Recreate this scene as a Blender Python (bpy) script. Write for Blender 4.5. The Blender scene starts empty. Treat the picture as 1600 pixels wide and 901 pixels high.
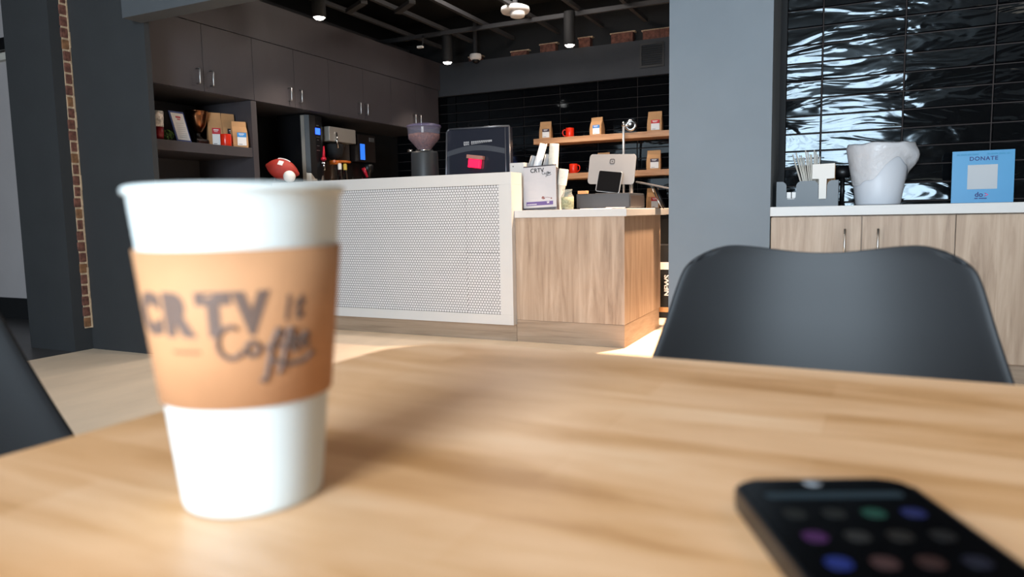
import bpy, bmesh, math, random
from math import sin, cos, pi, radians as RAD
from mathutils import Vector, Matrix
random.seed(7)
C = bpy.context.scene.collection
SC = bpy.context.scene

# ------------------------------------------------------------------ camera
PITCH, ROLL, YAW = 0.10280146, -0.01878834, -0.44804054
CAMZ = 0.87
fwd = Vector((sin(YAW)*cos(PITCH), cos(YAW)*cos(PITCH), -sin(PITCH)))
rt = Vector((cos(YAW), -sin(YAW), 0)); up = rt.cross(fwd)
rr = rt*cos(ROLL)+up*sin(ROLL); uu = -rt*sin(ROLL)+up*cos(ROLL)
cam = bpy.data.cameras.new('camera'); camo = bpy.data.objects.new('camera', cam); C.objects.link(camo)
camo.matrix_world = Matrix(((rr.x, uu.x, -fwd.x, 0), (rr.y, uu.y, -fwd.y, 0), (rr.z, uu.z, -fwd.z, CAMZ), (0, 0, 0, 1)))
cam.sensor_width = 36; cam.lens = 1119.4/1600*36; cam.clip_start = 0.01
cam.dof.use_dof = True; cam.dof.focus_distance = 4.6; cam.dof.aperture_fstop = 6.0
SC.camera = camo
SC.view_settings.view_transform = 'Standard'; SC.view_settings.look = 'None'
SC.view_settings.gamma = 1; SC.view_settings.exposure = 0.62
SC.view_settings.use_curve_mapping = False

# ------------------------------------------------------------------ light
W = bpy.data.worlds.new('world'); SC.world = W; W.use_nodes = True
W.node_tree.nodes['Background'].inputs[0].default_value = (0.75, 0.85, 1, 1)
W.node_tree.nodes['Background'].inputs[1].default_value = 0.25
def area(name, loc, rot, sx, sy, power, col, spread=180):
    l = bpy.data.lights.new(name, 'AREA'); l.shape = 'RECTANGLE'; l.size = sx; l.size_y = sy
    l.energy = power; l.color = col; l.spread = RAD(spread)
    o = bpy.data.objects.new(name, l); o.location = loc; o.rotation_euler = rot; C.objects.link(o); return o
# daylight through the shop window behind the table, and an added fill light left of it
area('window_daylight', (-0.28, -3.12, 1.7), (RAD(90), 0, 0), 1.5, 2.2, 340, (0.72, 0.87, 1.0))
area('left_window_fill', (-4.2, -3.12, 1.7), (RAD(90), 0, 0), 2.2, 2.2, 32, (0.86, 0.94, 1.0))
# added warm fill lights over the seating room, out of view
area('seating_fill_light', (1.6, 1.9, 2.84), (0, 0, 0), 1.2, 1.2, 11, (1.0, 0.82, 0.66))
area('seating_fill_light_rear', (-2.2, 1.2, 2.84), (0, 0, 0), 1.2, 1.2, 11, (1.0, 0.82, 0.66))
area('bar_ceiling_light', (-1.03, 4.95, 2.68), (0, 0, 0), .10, .10, 70, (1.0, 0.68, 0.45), 100)
area('bar_front_ceiling_light', (-2.2, 3.55, 2.68), (0, 0, 0), .3, .3, 9, (1.0, 0.82, 0.64), 120)
area('bar_area_light_rear', (-2.6, 5.6, 2.98), (0, 0, 0), .8, .5, 16, (1.0, 0.9, 0.82))  # bare area light over the work counter, out of view

# ------------------------------------------------------------------ materials
def S(h):
    h = h.lstrip('#'); v = [int(h[i:i+2], 16)/255 for i in (0, 2, 4)]
    return tuple(x/12.92 if x <= .04045 else ((x+.055)/1.055)**2.4 for x in v)+(1,)
MATS = {}
def mat(name, col, rough=.5, metal=0, noise=0, nscale=20, bump=0, bscale=80, coat=0, emit=None, estr=1, trans=0, ior=1.45, alpha=1, stretch=(1, 1, 1), spec=.5):
    if name in MATS: return MATS[name]
    m = bpy.data.materials.new(name); m.use_nodes = True; MATS[name] = m
    N = m.node_tree.nodes; L = m.node_tree.links; b = N['Principled BSDF']
    col = S(col) if isinstance(col, str) else col
    b.inputs['Base Color'].default_value = col; b.inputs['Roughness'].default_value = rough
    b.inputs['Metallic'].default_value = metal; b.inputs['Coat Weight'].default_value = coat
    b.inputs['Transmission Weight'].default_value = trans; b.inputs['IOR'].default_value = ior
    b.inputs['Alpha'].default_value = alpha; b.inputs['Specular IOR Level'].default_value = spec
    if emit: b.inputs['Emission Color'].default_value = S(emit); b.inputs['Emission Strength'].default_value = estr
    tc = N.new('ShaderNodeTexCoord'); mp = N.new('ShaderNodeMapping'); mp.inputs['Scale'].default_value = stretch
    L.new(tc.outputs['Object'], mp.inputs['Vector'])
    if noise:
        n = N.new('ShaderNodeTexNoise'); n.inputs['Scale'].default_value = nscale; n.inputs['Detail'].default_value = 5
        L.new(mp.outputs[0], n.inputs['Vector'])
        r = N.new('ShaderNodeMapRange'); r.inputs['From Min'].default_value = .3; r.inputs['From Max'].default_value = .7
        r.inputs['To Min'].default_value = 1-noise; r.inputs['To Max'].default_value = 1+noise
        L.new(n.outputs['Fac'], r.inputs['Value'])
        mx = N.new('ShaderNodeMix'); mx.data_type = 'RGBA'; mx.blend_type = 'MULTIPLY'; mx.inputs[0].default_value = 1
        mx.inputs[6].default_value = col; L.new(r.outputs[0], mx.inputs[7]); L.new(mx.outputs[2], b.inputs['Base Color'])
    if bump:
        n = N.new('ShaderNodeTexNoise'); n.inputs['Scale'].default_value = bscale; n.inputs['Detail'].default_value = 3
        L.new(mp.outputs[0], n.inputs['Vector'])
        bp = N.new('ShaderNodeBump'); bp.inputs['Strength'].default_value = bump; bp.inputs['Distance'].default_value = .01
        L.new(n.outputs['Fac'], bp.inputs['Height']); L.new(bp.outputs[0], b.inputs['Normal'])
    return m
def ramp_wood(name, cols, stretch, rough=.45, stave=None, knots=False, coat=0):
    """long grained wood: noise stretched along one axis, optional staves of differing tone"""
    m = bpy.data.materials.new(name); m.use_nodes = True; MATS[name] = m
    N = m.node_tree.nodes; L = m.node_tree.links; b = N['Principled BSDF']
    b.inputs['Roughness'].default_value = rough; b.inputs['Coat Weight'].default_value = coat
    tc = N.new('ShaderNodeTexCoord'); mp = N.new('ShaderNodeMapping'); mp.inputs['Scale'].default_value = stretch
    L.new(tc.outputs['Object'], mp.inputs['Vector'])
    vec = mp.outputs[0]
    n1 = N.new('ShaderNodeTexNoise'); n1.inputs['Scale'].default_value = 1; n1.inputs['Detail'].default_value = 6
    n1.inputs['Roughness'].default_value = .62; n1.inputs['Distortion'].default_value = .6
    L.new(vec, n1.inputs['Vector'])
    cr = N.new('ShaderNodeValToRGB'); e = cr.color_ramp.elements
    e[0].position = .3; e[0].color = S(cols[0]); e[1].position = .7; e[1].color = S(cols[-1])
    for i, c in enumerate(cols[1:-1]):
        q = e.new(.3+.4*(i+1)/(len(cols)-1)); q.color = S(c)
    fac = n1.outputs['Fac']
    if stave:
        br = N.new('ShaderNodeTexBrick'); br.inputs['Scale'].default_value = 1
        br.inputs['Brick Width'].default_value = stave[0]; br.inputs['Row Height'].default_value = stave[1]
        br.inputs['Mortar Size'].default_value = .0004; br.inputs['Mortar Smooth'].default_value = .5
        br.inputs['Color1'].default_value = (0, 0, 0, 1); br.inputs['Color2'].default_value = (1, 1, 1, 1)
        br.inputs['Mortar'].default_value = (.1, .1, .1, 1); br.offset = .37
        L.new(tc.outputs['Object'], br.inputs['Vector'])
        ma = N.new('ShaderNodeMath'); ma.operation = 'MULTIPLY_ADD'; ma.inputs[1].default_value = stave[2]; ma.inputs[2].default_value = -stave[2]/2
        L.new(br.outputs['Color'], ma.inputs[0])
        ad = N.new('ShaderNodeMath'); ad.operation = 'ADD'; L.new(ma.outputs[0], ad.inputs[0]); L.new(fac, ad.inputs[1]); fac = ad.outputs[0]
    L.new(fac, cr.inputs[0]); L.new(cr.outputs[0], b.inputs['Base Color'])
    return m

M_char = mat('charcoal_paint', '#2e3032', .75, noise=.06, nscale=6, bump=.04, bscale=220)
M_grey = mat('grey_paint', '#727a81', .7, noise=.03, nscale=4)
M_beam = mat('beam_paint', '#464a4e', .75, noise=.04, nscale=5)
M_cab = mat('charcoal_laminate', '#3e3a3d', .5, noise=.05, nscale=9, stretch=(1, 1, .3))
M_cabin = mat('charcoal_laminate_inside', '#3b393b', .6)
M_black = mat('black_plastic', '#0d0d0f', .4)
M_blackm = mat('black_matte', '#121315', .75)
M_ceil = mat('black_ceiling_paint', '#131416', .85, noise=.15, nscale=5)
M_joist = mat('dark_joist_paint', '#333437', .7)
M_white = mat('white_solid_surface', '#c2c1bf', .4, noise=.015, nscale=8)
M_tile = mat('white_hex_tile', '#cccccd', .3)
M_grout = mat('dark_grout', '#343436', .9)
M_oak = ramp_wood('greige_oak_laminate', ['#826c58', '#99826d', '#a8927d', '#b39e8a'], (22, 22, 1.6), .5)
M_oakb = ramp_wood('greige_oak_laminate_horizontal', ['#84705d', '#97826d', '#a48f7b'], (1.6, 4, 30), .5)
M_shelf = ramp_wood('oak_shelf', ['#a07350', '#b88b66', '#c79d78'], (2, 20, 20), .5)
M_table = ramp_wood('beech_table_top', ['#ad7b49', '#cc9b6c', '#ddb086', '#e6c09a'], (2.6, 17, 17), .36, stave=(.31, .044, .15))
M_floor = mat('pale_floor', '#e8d3ba', .5, noise=.1, nscale=2.3, stretch=(1.6, .6, 1))
M_floord = mat('dark_floor', '#4c4a4b', .35, noise=.25, nscale=3.5)
M_steel = mat('stainless_steel', '#cfc8bd', .36, .7)
M_steeld = mat('dark_steel', '#5b5654', .3, 1)
M_chrome = mat('chrome', '#d8d8d8', .12, 1)
M_nickel = mat('brushed_nickel', '#c9c9c8', .3, 1)
M_kraft = mat('kraft_paper', '#b98c60', .8, noise=.06, nscale=14)
M_paper = mat('white_paper', '#e4e2e0', .7)
M_red = mat('red_glaze', '#d02a12', .25)
M_navy = mat('navy_ink', '#26356f', .6)
M_ink = mat('black_ink', '#26262a', .6)
M_glass = mat('clear_glass', '#f4f6f6', .02, trans=1, ior=1.2)
M_acr = mat('clear_acrylic', '#c9ccd2', .08, alpha=.22)
M_shell = mat('black_shell_plastic', '#1b1c1e', .52, spec=.3, bump=.015, bscale=900)
M_wood = ramp_wood('beech_leg', ['#b08555', '#c79c6c'], (10, 10, 2))

# ------------------------------------------------------------------ mesh helpers
def BM(): return bmesh.new()
def box(bm, x0, x1, y0, y1, z0, z1, bev=0, mtx=None, mi=0):
    t = bmesh.new(); r = bmesh.ops.create_cube(t, size=1)
    for v in t.verts: v.co = Vector(((x0+x1)/2+v.co.x*(x1-x0), (y0+y1)/2+v.co.y*(y1-y0), (z0+z1)/2+v.co.z*(z1-z0)))
    if bev: bmesh.ops.bevel(t, geom=t.edges[:], offset=bev, segments=2, profile=.6, affect='EDGES')
    return join(bm, t, mtx, mi)
def join(bm, t, mtx=None, mi=0, smooth=False):
    if mtx is not None: t.transform(mtx)
    mp = {v: bm.verts.new(v.co) for v in t.verts}
    for f in t.faces:
        try:
            g = bm.faces.new([mp[v] for v in f.verts]); g.material_index = mi; g.smooth = smooth or f.smooth
        except ValueError: pass
    t.free(); return bm
def tube(bm, pts, r, n=12, mi=0, caps=True, r1=None):
    pts = [Vector(p) for p in pts]; k = len(pts); rings = []; prev = None
    for i, p in enumerate(pts):
        d = (pts[min(i+1, k-1)]-pts[max(i-1, 0)]).normalized()
        if prev is None: a = d.orthogonal().normalized()
        else:
            a = (prev-d*prev.dot(d)); a = a.normalized() if a.length > 1e-6 else d.orthogonal().normalized()
        prev = a; b = d.cross(a); rad = r if r1 is None else r+(r1-r)*i/(k-1)
        rings.append([bm.verts.new(p+(a*cos(2*pi*j/n)+b*sin(2*pi*j/n))*rad) for j in range(n)])
    for A, B in zip(rings, rings[1:]):
        for j in range(n):
            f = bm.faces.new((A[j], A[(j+1) % n], B[(j+1) % n], B[j])); f.smooth = True; f.material_index = mi
    if caps:
        f = bm.faces.new(rings[0][::-1]); f.material_index = mi; f = bm.faces.new(rings[-1]); f.material_index = mi
    return bm
def lathe(bm, prof, c=(0, 0, 0), n=40, mi=0, mtx=None, smooth=True):
    t = bmesh.new(); rings = []
    for r, z in prof:
        if r < 1e-6: rings.append([t.verts.new((0, 0, z))])
        else: rings.append([t.verts.new((r*cos(2*pi*j/n), r*sin(2*pi*j/n), z)) for j in range(n)])
    for A, B in zip(rings, rings[1:]):
        for j in range(n):
            k = (j+1) % n
            if len(A) == 1 and len(B) == 1: continue
            if len(A) == 1: f = t.faces.new((A[0], B[k], B[j]))
            elif len(B) == 1: f = t.faces.new((A[j], A[k], B[0]))
            else: f = t.faces.new((A[j], A[k], B[k], B[j]))
            f.smooth = smooth
    t.transform(Matrix.Translation(c)) if mtx is None else t.transform(mtx)
    return join(bm, t, None, mi)
def rrect(w, h, r, n=6):
    o = []
    for cx, cy, a in ((w/2-r, h/2-r, 0), (-w/2+r, h/2-r, 90), (-w/2+r, -h/2+r, 180), (w/2-r, -h/2+r, 270)):
        for i in range(n+1):
            t = RAD(a+90*i/n); o.append((cx+r*cos(t), cy+r*sin(t)))
    return o
def prism(bm, pts, z0, z1, mtx=None, mi=0, bev=0):
    t = bmesh.new(); A = [t.verts.new((x, y, z0)) for x, y in pts]; B = [t.verts.new((x, y, z1)) for x, y in pts]
    t.faces.new(A[::-1]); t.faces.new(B); k = len(pts)
    for i in range(k): t.faces.new((A[i], A[(i+1) % k], B[(i+1) % k], B[i]))
    if bev:
        es = [e for e in t.edges if abs(e.verts[0].co.z-e.verts[1].co.z) < 1e-7]
        bmesh.ops.bevel(t, geom=es, offset=bev, segments=3, profile=.5, affect='EDGES')
    return join(bm, t, mtx, mi)
def obj(name, bm, m, parent=None, loc=None, rot=None, kind=None):
    me = bpy.data.meshes.new(name); bmesh.ops.recalc_face_normals(bm, faces=bm.faces); bm.to_mesh(me); bm.free()
    for q in (m if isinstance(m, (list, tuple)) else [m]): me.materials.append(q)
    o = bpy.data.objects.new(name, me); C.objects.link(o)
    if parent: o.parent = parent
    if loc: o.location = loc
    if rot: o.rotation_euler = rot
    if kind: o['kind'] = kind
    return o
def struct(name, bm, m, parent=None): return obj(name, bm, m, parent, kind=None if parent else 'structure')
def thing(name, label, cat, loc=(0, 0, 0), rz=0, group=None):
    o = bpy.data.objects.new(name, None); C.objects.link(o); o.location = loc; o.rotation_euler = (0, 0, rz)
    o.empty_display_size = .05
    o['label'] = label; o['category'] = cat
    if group: o['group'] = group
    return o
def tag(o, label, cat, group=None):
    o['label'] = label; o['category'] = cat
    if group: o['group'] = group
    return o
def dup(root, loc, rz, label, group=None):
    r = root.copy(); C.objects.link(r); r.location = loc; r.rotation_euler = (0, 0, rz); r['label'] = label
    if group: r['group'] = group
    for ch in list(root.children):
        c = ch.copy(); C.objects.link(c); c.parent = r
        for g in list(ch.children):
            d = g.copy(); C.objects.link(d); d.parent = c
    return r
def text_bm(body, size, ext=.0004, shear=0, offset=0, ax='CENTER', spacing=1):
    cu = bpy.data.curves.new('lettering', 'FONT'); cu.body = body; cu.size = size; cu.extrude = ext; cu.shear = shear
    cu.offset = offset; cu.align_x = ax; cu.space_character = spacing; cu.resolution_u = 4
    o = bpy.data.objects.new('lettering', cu); C.objects.link(o)
    bpy.context.view_layer.update()
    me = bpy.data.meshes.new_from_object(o.evaluated_get(bpy.context.evaluated_depsgraph_get()))
    bm = bmesh.new(); bm.from_mesh(me)
    bpy.data.objects.remove(o); bpy.data.curves.remove(cu); bpy.data.meshes.remove(me)
    return bm
FRONT = Matrix.Rotation(RAD(90), 4, 'X')         # text plane XY -> XZ facing -Y
def MT(x, y, z): return Matrix.Translation((x, y, z))

# ================================================================== the room
b = BM(); box(b, -4.75, 3.6, -3.3, 7.6, -.1, 0); struct('floor', b, M_floor)
b = BM(); box(b, -8.5, -4.753, -3.3, 7.6, -.1, 0); struct('floor', b, M_floord)
b = BM(); box(b, -8.5, 3.6, 2.95, 7.6, 3.05, 3.15); struct('ceiling', b, M_ceil)
b = BM(); box(b, -8.5, 3.6, -3.3, 2.9, 2.95, 3.05); struct('ceiling', b, mat('ceiling_paint', '#8b8b8a', .8))
b = BM(); box(b, 3.5, 3.6, -3.0, 7.6, 0, 3.05); struct('wall_right', b, mat('warm_grey_wall', '#a8a199', .8))
b = BM(); box(b, -8.5, -8.4, -3.0, 7.6, 0, 3.05); struct('wall_far_left', b, M_char)
# wall behind the camera with the shop window and an added left one for the fill light
M_rear = mat('rear_wall_paint', '#6a6662', .8)
b = BM()
for x0, x1 in ((-8.4, -5.4), (-3.0, -1.12), (.56, 3.5)): box(b, x0, x1, -3.1, -3.0, 0, 2.95)
for x0, x1 in ((-5.4, -3.0), (-1.12, .56)):
    box(b, x0, x1, -3.1, -3.0, 0, .5); box(b, x0, x1, -3.1, -3.0, 2.86, 2.95)
struct('wall_rear', b, M_rear)
for k, (x0, x1) in enumerate(((-5.4, -3.0), (-1.12, .56))):
    b = BM(); box(b, x0, x0+.05, -3.09, -3.01, .5, 2.86); box(b, x1-.05, x1, -3.09, -3.01, .5, 2.86)
    box(b, x0, x1, -3.09, -3.01, .5, .55); box(b, x0, x1, -3.09, -3.01, 2.81, 2.86); 
    box(b, x0, x1, -3.08, -3.02, 2.05, 2.09)
    for q in (1, 2): xx = x0+(x1-x0)*q/3; box(b, xx-.02, xx+.02, -3.08, -3.02, .5, 2.86)
    struct('window_%d' % (k+1), b, M_black)

# left: grey header beam, dark pillar, brick edge, dark block, white room behind
b = BM(); box(b, -4.035, -0.9, 3.03, 3.16, 2.094, 3.05); struct('trim_1', b, M_beam)
b = BM(); box(b, -4.75, -4.02, 3.162, 3.20, 0, 3.05); box(b, -4.77, -4.235, 3.20, 3.24, 0, 3.05); struct('wall_pillar_left', b, M_char)
b = BM(); box(b, -5.24, -4.75, 3.035, 3.30, 0, 3.05); struct('wall_stub_left', b, M_char)
b = BM(); zc = .16
M_brick = mat('old_brick', '#664136', .9, noise=.5, nscale=30, bump=.5, bscale=60)
M_mortar = mat('pale_mortar', '#b59c80', .95, noise=.2, nscale=40, bump=.4, bscale=80)
k = 0
box(b, -4.752, -4.742, 3.112, 3.1615, .15, 3.05, mi=1)
while zc < 3.0:
    j = random.uniform(-.006, .006)
    box(b, -4.75, -4.734+random.uniform(-.003, .003), 3.110+j, 3.150+random.uniform(-.004, .004), zc, zc+.060, .003, mi=0 if k % 5 else 2)
    zc += .074; k += 1
for q in range(28): box(b, -4.75, -4.732+random.uniform(-.004, .003), 3.150+random.uniform(-.003, .004), 3.1615, .15+q*.104, .15+(q+1)*.104, .002, mi=1)
struct('trim_2', b, [M_brick, M_mortar, mat('orange_brick', '#7a563a', .9, noise=.4, nscale=30)])
b = BM(); box(b, -8.4, -6.50, 3.95, 4.05, 0, 3.05); struct('wall_left', b, mat('offwhite_wall', '#b6b0b0', .85, noise=.03, nscale=3))
b = BM(); box(b, -8.4, -6.54, 3.925, 3.95, 0, .19); struct('baseboard_left', b, M_blackm)
b = BM(); box(b, -6.54, -6.47, 3.90, 3.95, 0, 2.36); box(b, -8.4, -6.54, 3.90, 3.95, 2.3, 2.36); struct('trim_3', b, mat('cream_jamb', '#d0cbc0', .7))
b = BM(); box(b, -6.50, -6.40, 4.05, 7.5, 0, 3.05); struct('wall_corridor', b, M_char)
b = BM(); box(b, -4.93, -4.83, 3.30, 7.3, 0, 3.05); struct('wall_bar_left', b, M_blackm)
b = BM(); box(b, -6.9, -6.50, 3.86, 3.90, 2.37, 2.47); struct('trim_4', b, M_black)

# bar rear wall: glossy black stacked tile, soffit, brick pockets
def tile_wall(x0, x1, z0, z1, y, tw, th, xo, zo, wav):
    b = BM(); box(b, x0, x1, y+.010, y+.06, z0, z1, mi=1)
    nx0 = math.floor((x0-xo)/tw); nx1 = math.ceil((x1-xo)/tw); nz0 = math.floor((z0-zo)/th); nz1 = math.ceil((z1-zo)/th)
    for i in range(nx0, nx1):
        for k in range(nz0, nz1):
            a0 = max(x0, xo+i*tw+.0015); a1 = min(x1, xo+(i+1)*tw-.0015); c0 = max(z0, zo+k*th+.0015); c1 = min(z1, zo+(k+1)*th-.0015)
            if a1-a0 < .005 or c1-c0 < .005: continue
            tx, tz = (max(-1.6*wav, min(1.6*wav, random.gauss(0, wav*q))) for q in (1, .5)); w = a1-a0; h = c1-c0
            e = .004; d = .003
            co = [(-1, -1), (1, -1), (1, 1), (-1, 1)]
            O = [b.verts.new(((a0+a1)/2+sx*w/2, y+.0105, (c0+c1)/2+sz*h/2)) for sx, sz in co]
            I = [b.verts.new(((a0+a1)/2+sx*(w/2-e), y-d+sx*tx*w/2+sz*tz*h/2, (c0+c1)/2+sz*(h/2-e))) for sx, sz in co]
            b.faces.new(I)
            for q in range(4): f = b.faces.new((O[q], O[(q+1) % 4], I[(q+1) % 4], I[q])); f.smooth = False
    return b
def tile_mat(name, amp, sc):
    m = mat(name, '#08090b', .07, ior=1.36)
    m.node_tree.nodes['Principled BSDF'].inputs['Specular Tint'].default_value = (.82, .93, 1, 1)
    N = m.node_tree.nodes; L = m.node_tree.links; bs = N['Principled BSDF']
    bs.inputs['Coat Weight'].default_value = 0; bs.inputs['Coat Roughness'].default_value = .02; bs.inputs['Coat IOR'].default_value = 1.6
    tc = N.new('ShaderNodeTexCoord'); mp = N.new('ShaderNodeMapping'); mp.inputs['Scale'].default_value = (sc*.45, sc, sc*1.6)
    L.new(tc.outputs['Object'], mp.inputs['Vector'])
    n = N.new('ShaderNodeTexNoise'); n.inputs['Scale'].default_value = 1; n.inputs['Detail'].default_value = 2.2; n.inputs['Distortion'].default_value = 1.2
    L.new(mp.outputs[0], n.inputs['Vector'])
    bp = N.new('ShaderNodeBump'); bp.inputs['Strength'].default_value = 1; bp.inputs['Distance'].default_value = amp
    L.new(n.outputs['Fac'], bp.inputs['Height']); L.new(bp.outputs[0], bs.inputs['Normal']); L.new(bp.outputs[0], bs.inputs['Coat Normal'])
    return m
M_btile = tile_mat('glossy_black_tile', .0088, 5.5)
M_rtile = tile_mat('glossy_black_tile_rear', .0022, 5)
M_bgrout = mat('black_grout', '#3a3230', .8)
struct('wall_back', tile_wall(-4.83, -.9, 0, 2.2, 7.05, .41, .1, -3.62, 0, .006), [M_rtile, M_bgrout])
b = BM(); box(b, -4.83, -.9, 7.11, 7.3, 0, 3.05); struct('wall_back_structure', b, M_blackm)
b = BM(); box(b, -4.83, -.9, 7.0, 7.11, 2.185, 2.525); struct('trim_5', b, mat('soffit_paint', '#303338', .75, noise=.05, nscale=8))
b = BM()
for x, w, h in ((-3.78, .14, .05), (-3.25, .18, .05), (-2.92, .17, .085), (-2.52, .12, .10), (-2.13, .22, .10), (-1.78, .28, .09)):
    box(b, x-w/2, x+w/2, 7.03, 7.11, 2.5255, 2.5255+h, .004, mi=0)
    box(b, x-w/2-.02, x+w/2+.02, 7.05, 7.11, 2.5255+h, 2.5255+h+.014, .003, mi=1)
struct('trim_6', b, [M_brick, M_mortar])
b = BM(); box(b, -.968, -.42, 4.1, 4.62, 0, 3.05); box(b, -.968, -.87, 4.62, 7.05, 0, 3.05); struct('wall_pillar_right', b, M_grey)
struct('wall_niche', tile_wall(-.385, 3.5, 0, 3.05, 4.5, .4085, .0985, -.1965, .018, .022), [M_btile, M_bgrout])
b = BM(); box(b, -.4195, 3.5, 4.565, 4.62, 0, 3.05); struct('wall_niche_backing', b, M_blackm)
b = BM(); box(b, -.4195, -.386, 4.497, 4.564, 0, 3.05); struct('trim_11', b, M_blackm)

# ceiling joists and struts of the bar
for x in (-4.63, -4.185, -3.761, -3.318, -2.807, -2.332, -1.893, -1.42):
    b = BM(); box(b, x-.018, x+.018, 3.17, 7.04, 2.70, 2.735); struct('trim_7', b, M_joist)
b = BM(); box(b, -4.82, -.97, 6.35, 6.38, 2.66, 2.6995); struct('trim_8', b, M_joist)
for (x0, y0, x1, y1) in ((-4.10, 5.30, -3.80, 5.13), (-3.74, 5.53, -3.45, 5.33)):
    b = BM(); d = Vector((x1-x0, y1-y0, 0)); L_ = d.length
    box(b, 0, L_, -.03, .03, 0, .03, mtx=MT(x0, y0, 2.665) @ Matrix.Rotation(math.atan2(d.y, d.x), 4, 'Z')); struct('trim_9', b, M_joist)

# ================================================================== built-in cupboards on the left of the bar
XC = -4.2
ts = [3.285, 3.76, 4.23, 4.68, 5.11, 5.60, 6.05, 6.49, 6.95]
b = BM(); box(b, -4.82, XC, 3.245, 7.04, 2.25, 2.545)
struct('trim_10', b, M_cab)
hz = [3.70, 3.817, 4.607, 4.73, 5.517, 5.624, 6.44, 6.54]
for k in range(4):
    y0, y1, y2 = ts[2*k], ts[2*k+1], ts[2*k+2]
    t = thing('wall_cupboard', ['charcoal two-door cupboard above the shelf with the coffee bags', 'charcoal two-door cupboard above the tall black water dispenser',
        'charcoal two-door cupboard above the brewers, between the dispenser and the grinder', 'charcoal two-door cupboard farthest back, above the coffee grinder'][k], 'cupboard',
        (-4.5, (y0+y2)/2, 1.775), 0, 'charcoal wall cupboards in a row')
    yc = (y0+y2)/2; b = BM(); box(b, -.32, .278, y0-yc+.001, y2-yc-.001, .002, .474); obj('body', b, M_cabin, t)
    for s, (a, c) in enumerate(((y0, y1), (y1, y2))):
        b = BM(); box(b, .28, .30, a-yc+.0015, c-yc-.0015, .004, .470, .001); d = obj('door', b, M_cab, t)
        h = hz[2*k+s]-yc; b = BM()
        tube(b, [(.301, h, .05), (.328, h, .05), (.332, h, .054), (.332, h, .148), (.328, h, .152), (.301, h, .152)], .0045, 8); obj('handle', b, M_nickel, d)
t = thing('open_shelf_unit', 'charcoal open shelf niche left of the bar, holding bags and a mug', 'shelf', (-4.5, 3.7, 0))
b = BM(); box(b, -.32, -.29, -.45, .49, 0, 1.774); obj('back_panel', b, M_cabin, t)
b = BM(); box(b, -.289, .30, .49, .545, 0, 1.774); obj('divider_panel', b, M_cab, t)
b = BM(); box(b, -.289, .28, -.45, -.42, 0, 1.774); obj('side_panel', b, M_cab, t)
b = BM(); box(b, -.289, .295, -.419, .489, 1.345, 1.415, .002); obj('shelf', b, M_cab, t)
b = BM(); box(b, -.289, .28, -.419, .489, .02, .86); obj('base_cabinet', b, M_cab, t)
b = BM(); box(b, -.289, .295, -.419, .489, .861, .90); obj('worktop', b, M_cab, t)
# rear work counter below the brewers
t = thing('brewing_counter', 'dark counter under the wall cupboards carrying the brewing machines', 'counter', (-4.5, 5.7, 0))
b = BM(); box(b, -.32, .25, -1.13, 1.34, 0, .86); obj('cabinet', b, M_cab, t)
b = BM(); box(b, -.32, .29, -1.13, 1.34, .861, .90, .003); obj('worktop', b, M_blackm, t)

# ================================================================== the bar
t = thing('service_bar', 'tall white framed bar front faced with small white hexagon tiles', 'bar', (-3.2, 4.45, 0))
BX0, BX1 = -4.19, -2.088
b = BM()
bx0, bx1 = BX0+3.2, BX1+3.2
px0, px1, pz0, pz1 = -4.06+3.2, -2.182+3.2, .188, 1.071
box(b, bx0, bx1, -.09, .08, pz1, 1.153, .002); box(b, bx0, bx1, -.09, .08, .118, pz0, .002)
box(b, bx0, px0, -.09, .08, pz0, pz1); box(b, px1, bx1, -.09, .08, pz0, pz1)
obj('frame', b, M_white, t)
b = BM(); box(b, px0, px1, -.080, .07, pz0, pz1, mi=1)
P = .0212; row = 0; z = pz0+.010
while z < pz1-.004:
    x = px0+.010+(P/2 if row % 2 else 0)
    while x < px1+.004:
        dx = .0012 if (x > px1-.262) else 0; dz = .0013 if (x > px1-.262 and z < .62) else 0
        R_ = (P-.0037)/math.sqrt(3); pts = []
        for q in range(6):
            a = RAD(30+60*q); pts.append((min(max(x+dx+R_*cos(a), px0+.0005), px1-.0005), min(max(z-dz+R_*sin(a), pz0+.0005), pz1-.0005)))
        V = [b.verts.new((p[0], -.0822, p[1])) for p in pts]; U = [b.verts.new((p[0], -.0795, p[1])) for p in pts]
        try:
            b.faces.new(V)
            for q in range(6): b.faces.new((U[q], U[(q+1) % 6], V[(q+1) % 6], V[q]))
        except ValueError: pass
        x += P
    z += P*.866; row += 1
obj('tile_panel', b, [M_tile, M_grout], t)
b = BM(); box(b, bx0, bx1, -.042, .06, 0, .117); obj('plinth', b, M_oakb, t)
t = thing('work_counter', 'dark work counter right behind the tall white bar front', 'counter', (-3.0, 5.0, 0))
b = BM(); box(b, -.9, .909, -.468, .35, 0, .85); obj('cabinet', b, M_cab, t)
b = BM(); box(b, -.9, .909, -.468, .37, .851, .896, .003); obj('worktop', b, M_blackm, t)

t = thing('register_counter', 'lower oak-clad counter end beside the white bar, carrying the register', 'counter', (-1.7, 4.41, 0))
b = BM(); box(b, -.387, .377, .001, .93, .151, .845); obj('carcass', b, M_oak, t)
b = BM(); box(b, -.387, .376, .001, .90, 0, .1495, .001); obj('plinth', b, M_oakb, t)
b = BM(); box(b, -2.0865, -1.306, 4.398, 5.60, .846, .896, .004)
tag(obj('worktop', b, M_white), 'white worktop slab on the lower oak counter under the register', 'worktop')

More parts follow.
